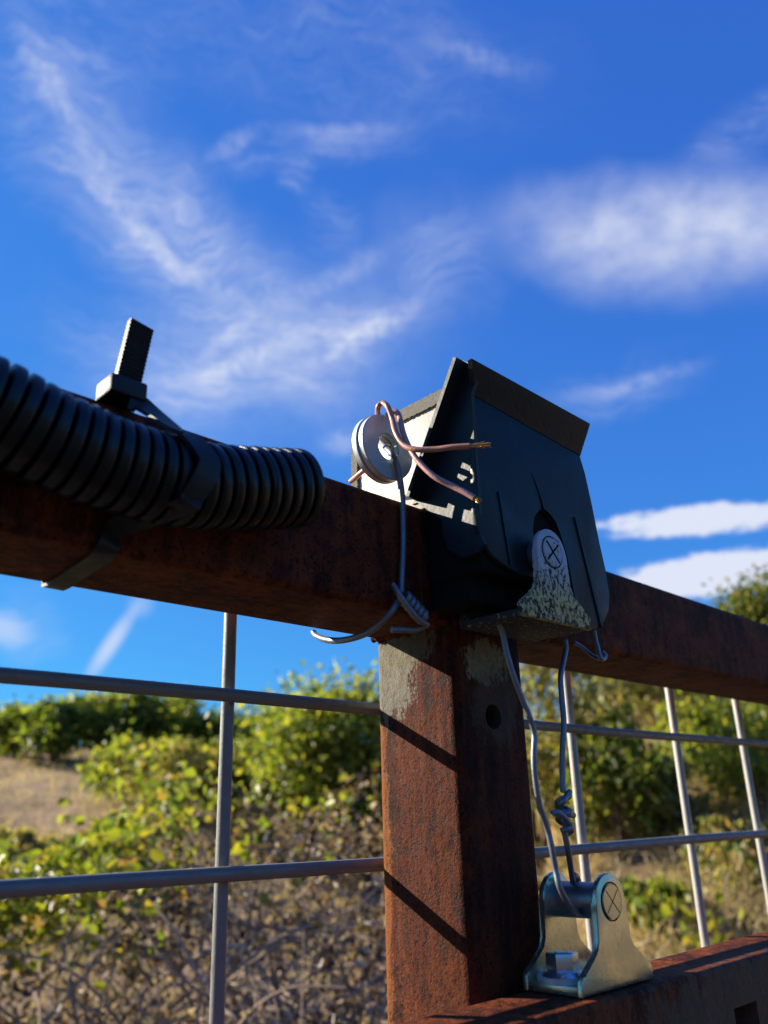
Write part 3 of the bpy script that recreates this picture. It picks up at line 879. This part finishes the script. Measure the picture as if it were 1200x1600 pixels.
# ---- leaves
def leaf_mesh(bm_lists, centers, dirs, sizes, width=.55, fold=.12):
    V, Fc = bm_lists
    for c, d, s in zip(centers, dirs, sizes):
        d = d / (np.linalg.norm(d) + 1e-9)
        u = np.cross(d, rng.normal(size=3)); u /= (np.linalg.norm(u) + 1e-9)
        n = np.cross(d, u)
        k = len(V)
        w = s * width * .5
        V += [c - d * s * .5, c - d * s * .12 + u * w + n * s * fold, c + d * s * .22 + u * w * .8 + n * s * fold, c + d * s * .5 - n * s * .08,
              c + d * s * .22 - u * w * .8 + n * s * fold, c - d * s * .12 - u * w + n * s * fold, ]
        Fc += [(k, k + 1, k + 2, k + 3), (k, k + 3, k + 4, k + 5)]
def from_lists(name, V, Fc, m, parent=None, origin=None):
    base = np.array(parent['_loc'] if parent is not None else (origin if origin is not None else (0, 0, 0)), float)
    me = bpy.data.meshes.new(name)
    me.from_pydata([tuple(np.asarray(v) - base) for v in V], [], Fc)
    me.materials.append(m)
    for f in me.polygons: f.use_smooth = True
    o = bpy.data.objects.new(name, me); COL.objects.link(o)
    if parent is not None: o.parent = parent
    else: o.location = base
    o['_loc'] = tuple(base)
    return o
MT['bark'] = plastic('grey_brown_bark', (.10, .07, .045), .9, .2, .5, (.17, .14, .10), 25, .01)
MT['evergreen'] = leafmat('evergreen_leaves', [(.05, .09, .02), (.09, .155, .03), (.15, .22, .042), (.24, .29, .055), (.10, .17, .035), (.34, .35, .07)], .72, .38, .5)
MT['bright'] = leafmat('bright_green_leaves', [(.12, .18, .032), (.20, .27, .048), (.31, .35, .065), (.40, .38, .065), (.15, .22, .04)], .68, .38, .5)
MT['olive'] = leafmat('olive_leaves', [(.12, .16, .045), (.23, .27, .075), (.36, .37, .11), (.44, .37, .13), (.16, .20, .055), (.46, .31, .13)], .6, .38, .5)
MT['autumn'] = leafmat('turning_leaves', [(.07, .11, .025), (.13, .18, .035), (.36, .27, .04), (.09, .14, .03), (.10, .16, .03), (.16, .20, .04), (.08, .12, .025)], .5)
MT['vine'] = leafmat('yellow_green_vine_leaves', [(.18, .25, .035), (.28, .33, .045), (.36, .37, .05), (.13, .20, .03), (.36, .30, .05), (.21, .28, .04), (.09, .145, .025), (.26, .17, .06)], .55, .4, .5)
MT['dead'] = leafmat('dead_brown_leaves', [(.18, .11, .07), (.07, .042, .028), (.29, .19, .12), (.035, .024, .02), (.46, .34, .24), (.10, .065, .045), (.62, .50, .38), (.05, .035, .03)], .3, .5, .45)
MT['cane'] = leafmat('dry_canes', [(.38, .28, .19), (.20, .14, .095), (.52, .42, .31), (.30, .22, .15)], .0, .8)
for k_, q_ in enumerate(((.40, .30, .21), (.24, .17, .12), (.54, .44, .33), (.32, .23, .16))):
    MT['cane%d' % k_] = plastic('dry_cane_bark_%d' % k_, q_, .8, .2, .5, tuple(x * .5 for x in q_), 60, .0006)
MT['straw'] = leafmat('straw_grass', [(.56, .44, .27), (.42, .32, .19), (.66, .55, .37), (.26, .25, .10), (.50, .39, .23)], .4, .6)

def tree(name, label, group, base, height, rx, mleaf, nleaf, lsize, trunk_h=.25, clumps=46, seed=0, squash=1.0):
    """tapered trunk with limbs, and a crown of leaf clumps with gaps"""
    g = np.random.default_rng(seed)
    cat = 'tree' if 'tree' in name else 'shrub'
    T = thing(name, label, cat, base, group)
    base = np.array(base)
    ch = height * (1 - trunk_h) / 2
    cc0 = base + np.array([0, 0, height * trunk_h + ch])
    cl = []
    for i in range(clumps):
        v = g.normal(size=3); v /= np.linalg.norm(v)
        if v[2] < -.75: v[2] *= -1
        rr = g.uniform(.5, 1.05) ** .6 if i % 4 else g.uniform(.1, .5)
        cl.append((cc0 + v * np.array([rx, rx, ch]) * rr * g.uniform(.78, 1.08), g.uniform(.13, .27) * min(rx, ch * 1.2)))
    V, Fc = [], []
    per = max(4, nleaf // clumps)
    for c_, r_ in cl:
        k = int(per * g.uniform(.6, 1.4))
        off = g.normal(size=(k, 3)) * r_ * np.array([1, 1, .75])
        dirs = off + g.normal(size=(k, 3)) * r_ * .9 + np.array([0, 0, -.15])
        leaf_mesh((V, Fc), c_ + off, dirs, lsize * g.uniform(.6, 1.35, k), .55)
    from_lists('crown', V, Fc, mleaf, T)
    bm = bmesh.new()
    top = cc0 + np.array([0, 0, ch * .5])
    rt_ = max(.02, height * .022)
    tube(bm, catmull([base - np.array([0, 0, .15]), base + np.array([.03, .02, height * trunk_h]), cc0 + g.normal(size=3) * rx * .08, top], 5),
         list(np.linspace(rt_ * 1.3, rt_ * .2, 16)), 7)
    for c_, r_ in cl[::4]:
        s0 = base + np.array([0, 0, height * trunk_h * g.uniform(.6, 1.3)])
        mid = (s0 + c_) / 2 + g.normal(size=3) * rx * .08
        tube(bm, catmull([s0, mid, c_], 4), list(np.linspace(rt_ * .5, rt_ * .1, 9)), 5)
    obj('trunk', bm, MT['bark'], T)
    return T

# left-hand row of evergreens on the rise, and the rounded tree beside the post
rowspec = [  # px, distance, height, radius, label
    (12, 19.5, .98, .70, 'evergreen', 'dark evergreen shrub at the low left end of the hilltop row'),
    (76, 18.6, 1.25, .68, 'evergreen', 'dark shaded evergreen shrub second from the low end of the hilltop row'),
    (140, 19.4, 1.43, .74, 'bright', 'bright green shrub between two dark evergreens on the rise'),
    (205, 18.8, 1.50, .76, 'evergreen', 'dark evergreen shrub under the yellowish treetop left of the mesh wire'),
    (268, 19.6, 1.38, .80, 'bright', 'yellow-green shrub just left of the upright mesh wire'),
    (335, 20.0, 1.20, .80, 'evergreen', 'dark green shrub in the dip behind the upright mesh wire'),
    (402, 20.6, 1.35, .85, 'bright', 'light green shrub between the upright mesh wire and the rounded tree'),
]
for i, (px_, r_, h_, rx_, mk, lab) in enumerate(rowspec):
    p, u, d = at_ground(px_, r_)
    tree('evergreen_shrub', lab, 'shrubs on the rise beyond the gate', p, h_, rx_, MT[mk], 2700, .125, .03, 44, 100 + i)
for i, (px_, r_, h_, rx_, mk, lab) in enumerate((
        (205, 14.0, 1.05, .72, 'bright', 'low light green shrub in front of the dark row, left of the mesh wire'),
        (285, 13.0, 1.10, .72, 'olive', 'olive shrub in front of the row, just left of the upright mesh wire'),
        (365, 13.4, 1.30, .75, 'bright', 'green shrub in front of the row, just right of the upright mesh wire'),
        (150, 9.6, .34, .45, 'olive', 'low olive bush on the grassy slope beside the lone small green one'),
        (20, 10.5, .45, .50, 'olive', 'low olive bush on the grassy slope by the left edge'))):
    p, u, d = at_ground(px_, r_)
    tree('evergreen_shrub', lab, 'shrubs on the rise beyond the gate', p, h_, rx_, MT[mk], 2700, .095 if r_ > 11 else .06, .03, 44, 150 + i)
p, u, d = at_ground(505, 12.5)
tree('round_tree', 'rounded green tree rising left of the rusty post', None, p, 2.6, 1.15, MT['bright'], 15000, .095, .03, 90, 201)
p, u, d = at_ground(575, 12)
tree('evergreen_shrub', 'dark green shrub right behind the rounded tree, against the post', 'shrubs on the rise beyond the gate', p, 1.9, .6, MT['evergreen'], 3500, .085, .04, 50, 202)
p, u, d = at_ground(62, 8.5)
tree('slope_shrub', 'small green shrub alone on the grassy slope below the row', None, p, .42, .34, MT['evergreen'], 1800, .05, .04, 30, 203)
# right-hand bank
bank = [
    (832, 7.0, 1.95, .55, 'olive', 'pale olive shrub just right of the post behind the wires'),
    (900, 6.9, 1.75, .50, 'olive', 'pale green shrub beyond the first upright wire right of the post'),
    (965, 6.7, 1.05, .40, 'evergreen', 'dark leafy shrub between two uprights right of the post'),
    (1000, 8.8, 1.0, .5, 'olive', 'greyish olive shrub high on the bank under the rail'),
    (1120, 9.6, .85, .55, 'olive', 'brown-olive shrub at the top of the tan bank'),
    (1190, 7.2, .95, .42, 'bright', 'bright green shrub low on the bank at the right edge'),
    (1185, 8.8, .95, .5, 'olive', 'twiggy shrub on the bank just below the rail'),
    (1270, 8.0, 1.3, .6, 'evergreen', 'dark shrub beyond the right edge of the bank'),
    (1040, 6.9, .60, .32, 'olive', 'small olive shrub at the foot of the tan bank'),
    (1000, 6.0, .26, .34, 'bright', 'low bright green clump in the straw above the shiny bracket'),
    (1150, 6.4, .42, .36, 'olive', 'low olive clump in the straw between the last two uprights'),
    (1105, 7.9, .62, .42, 'bright', 'fresh green shrub halfway up the tan bank'),
]
for i, (px_, r_, h_, rx_, mk, lab) in enumerate(bank):
    p, u, d = at_ground(px_, r_)
    tree('bank_shrub', lab, 'shrubs on the bank', p, h_, rx_, MT[mk], 2300, .055, .03, 40, 300 + i)
p, u, d = at_ground(1262, 13)
tree('autumn_tree', 'tree with some yellow autumn leaves showing above the rail at right', None, p, 1.75, .85, MT['autumn'], 7000, .085, .2, 70, 401)
p, u, d = at_ground(1088, 15)
tree('autumn_tree', 'small treetop just peeping over the rail in the gap before the yellow-leaved tree', None, p, 2.1, .40, MT['olive'], 2500, .085, .3, 36, 402)

# ---- bramble thicket close behind the gate, left
def bump_h(px):                                          # crest height (above ground) of the thicket by picture direction
    xs = [-250, -50, 60, 160, 260, 340, 420, 520, 600, 700, 760]
    ys = [1.10, 1.20, 1.25, 1.34, 1.44, 1.47, 1.46, 1.44, 1.45, 1.30, .9]
    return np.interp(px, xs, ys)
thicket = thing('bramble_thicket', 'tangled bramble thicket, yellow-green on its sunny side, dry brown canes below', 'thicket', tuple(at_ground(300, 2.8)[0]))
def thick_pt(front=None):
    px_ = rng.uniform(-260, 740); q = rng.uniform(0, 1)
    r_ = 2.15 + 1.9 * q
    p, u, d = at_ground(px_, r_)
    return px_, q, p
VL, FL, VD, FD = [], [], [], []
cnt = 0
for i in range(30000):
    px_, q, p = thick_pt()
    top = bump_h(px_) * (1 + .10 * mnoise.noise((px_ * .02, q * 4, 1))) * math.sqrt(max(.05, 1 - (q - .62) ** 2 / .62 ** 2 * .55))
    z = rng.uniform(.15, 1) ** .6 * top
    # hollow, clumpy: keep leaves near the surface and in clusters
    cl_ = mnoise.noise((p[0] * 4.2, p[1] * 4.2, z * 4.2))
    gz = z / bump_h(px_) > .82 and px_ < 300
    if cl_ < (-.15 if gz else .11): continue
    surf = z / top
    green = (z / bump_h(px_) > .83 + .07 * rng.normal() and px_ < 270 + rng.normal() * 60) or (z / bump_h(px_) > .93 and rng.random() < .3) or (mnoise.noise((p[0] * 3.1, p[1] * 3.1, z * 3.1 + 7)) > .46 and rng.random() < .6)
    pos = np.array([p[0], p[1], p[2] + z]) + rng.normal(size=3) * .02
    dv = rng.normal(size=3) + np.array([-.25, .1, .1])
    if green:
        leaf_mesh((VL, FL), [pos], [dv], [rng.uniform(.022, .052)], .72)
    else:
        leaf_mesh((VD, FD), [pos], [dv], [rng.uniform(.014, .038)], .6, .25)
for i in range(2900):                                    # the leafy sunny shoulder
    px_ = min(rng.uniform(-160, 420), rng.uniform(-60, 480)); q = rng.uniform(.15 if px_ > 250 else .42, .95)
    p, u, d = at_ground(px_, 2.15 + 1.9 * q)
    z = bump_h(px_) * (1.02 - abs(rng.normal()) * .11) * math.sqrt(max(.05, 1 - (q - .62) ** 2 / .62 ** 2 * .35))
    if mnoise.noise((p[0] * 3.3, p[1] * 3.3, z * 3.3 + 2)) < -.02: continue
    leaf_mesh((VL, FL), [np.array([p[0], p[1], p[2] + z])], [rng.normal(size=3) + np.array([-.2, .1, .2])], [rng.uniform(.022, .05)], .75)
# long green sprays standing above the crest
for i in range(48):
    px_ = rng.uniform(-150, 330); q = rng.uniform(.2, .8)
    p, u, d = at_ground(px_, 2.15 + 1.9 * q)
    z0 = bump_h(px_) * .92
    ln = rng.uniform(.06, .2)
    lean = rng.normal(size=3) * .5
    for k in range(9):
        s = k / 8
        pos = np.array([p[0], p[1], p[2] + z0 + ln * s]) + lean * ln * s + rng.normal(size=3) * .018
        leaf_mesh((VL, FL), [pos], [rng.normal(size=3) + [0, 0, .4]], [rng.uniform(.025, .05)], .75)
from_lists('green_leaves', VL, FL, MT['vine'], thicket)
from_lists('dead_leaves', VD, FD, MT['dead'], thicket)
canes = []
for i in range(1900):
    px_, q, p = thick_pt()
    if rng.random() < .7:                                  # many lie on the outside, towards the gate
        px_ = rng.uniform(300, 640) if rng.random() < .6 else rng.uniform(-150, 640)
        q = rng.uniform(-.06, .35); p, u, d = at_ground(px_, 2.15 + 1.9 * q)
    top = bump_h(px_) * math.sqrt(max(.05, 1 - (q - .62) ** 2 / .62 ** 2 * .55))
    z = rng.uniform(.05, .80) * top
    c0 = np.array([p[0], p[1], p[2] + z])
    dv = _n(rng.normal(size=3) * np.array([1, 1, 1.1]) + np.array([0, 0, -.3]))
    ln = rng.uniform(.12, .6)
    P = [c0]
    for k in range(4):
        dv = _n(dv + rng.normal(size=3) * .38)
        nx_ = P[-1] + dv * ln / 4
        cap_ = p[2] + bump_h(px_) * .97
        if nx_[2] > cap_: nx_[2] = cap_ - rng.uniform(0, .03); dv = _n(dv * [1, 1, -.4])
        P.append(nx_)
    w_ = rng.uniform(.6, 1.5)
    canes.append((w_ * ln * (1.5 - q) * (1 if -40 < px_ < 600 else .2), P, w_))
canes.sort(key=lambda c_: -c_[0])
bm = bmesh.new()
for i, (_, P, w_) in enumerate(canes):
    b_ = bmesh.new() if i < 100 else bm
    tube(b_, catmull(P, 3), list(np.linspace(.0044, .0017, 13) * w_), 5)
    if i < 100: obj('cane', b_, MT['cane%d' % (i % 4)], thicket)
obj('fine_canes', bm, MT['cane'], thicket)['kind'] = 'stuff'

# ---- tufts on the right: a yellow-green weed, and dry straw grass
p, u, d = at_ground(1072, 5.6)
weed = thing('leafy_weed', 'small yellow-green leafy weed in the shade behind the lower rail', 'weed', tuple(p))
V, Fc = [], []
for i in range(150):
    v = rng.normal(size=3) * np.array([.10, .10, .10]); v[2] = abs(v[2]) * 1.2 + .04
    leaf_mesh((V, Fc), [p + v], [v + rng.normal(size=3) * .05], [rng.uniform(.04, .09)], .7)
from_lists('leaves', V, Fc, MT['vine'], weed)
for i in range(10):
    bm = bmesh.new()
    tube(bm, catmull([p, p + rng.normal(size=3) * .03 + [0, 0, .07], p + rng.normal(size=3) * .08 + [0, 0, .18]], 3), .004, 5)
    obj('stem', bm, MT['cane1'], weed)
V, Fc = [], []
def blade(p, L, w, lean):
    k = len(V)
    d = _n(np.array([lean[0], lean[1], 1.0]))
    s = _n(np.cross(d, rng.normal(size=3)))
    tipv = p + d * L + np.array([lean[0], lean[1], -.35]) * L * .35
    mid = p + d * L * .55
    V.extend([p - s * w, p + s * w, mid + s * w * .7, mid - s * w * .7, tipv])
    Fc.extend([(k, k + 1, k + 2, k + 3), (k + 3, k + 2, k + 4)])
for i in range(30000):
    if i % 4 == 0: px_, r_ = rng.uniform(-300, 560), rng.uniform(5, 22)
    else: px_, r_ = rng.uniform(780, 1330), rng.uniform(3.2, 14) 
    p, u, d = at_ground(px_, r_)
    tu = mnoise.noise((p[0] * 1.3, p[1] * 1.3, 5))
    if tu < -.15 and rng.random() < .7: continue
    blade(p, rng.uniform(.12, .42) * (1 + .6 * tu), rng.uniform(.002, .0045) * (1 + r_ * .05), rng.normal(size=2) * .55)
tag(from_lists('dry_grass', V, Fc, MT['straw']), 'dry straw-coloured grass on the slope and field', 'grass', kind='stuff')

# drop the build-time helper property
for o in bpy.data.objects:
    if '_loc' in o: del o['_loc']
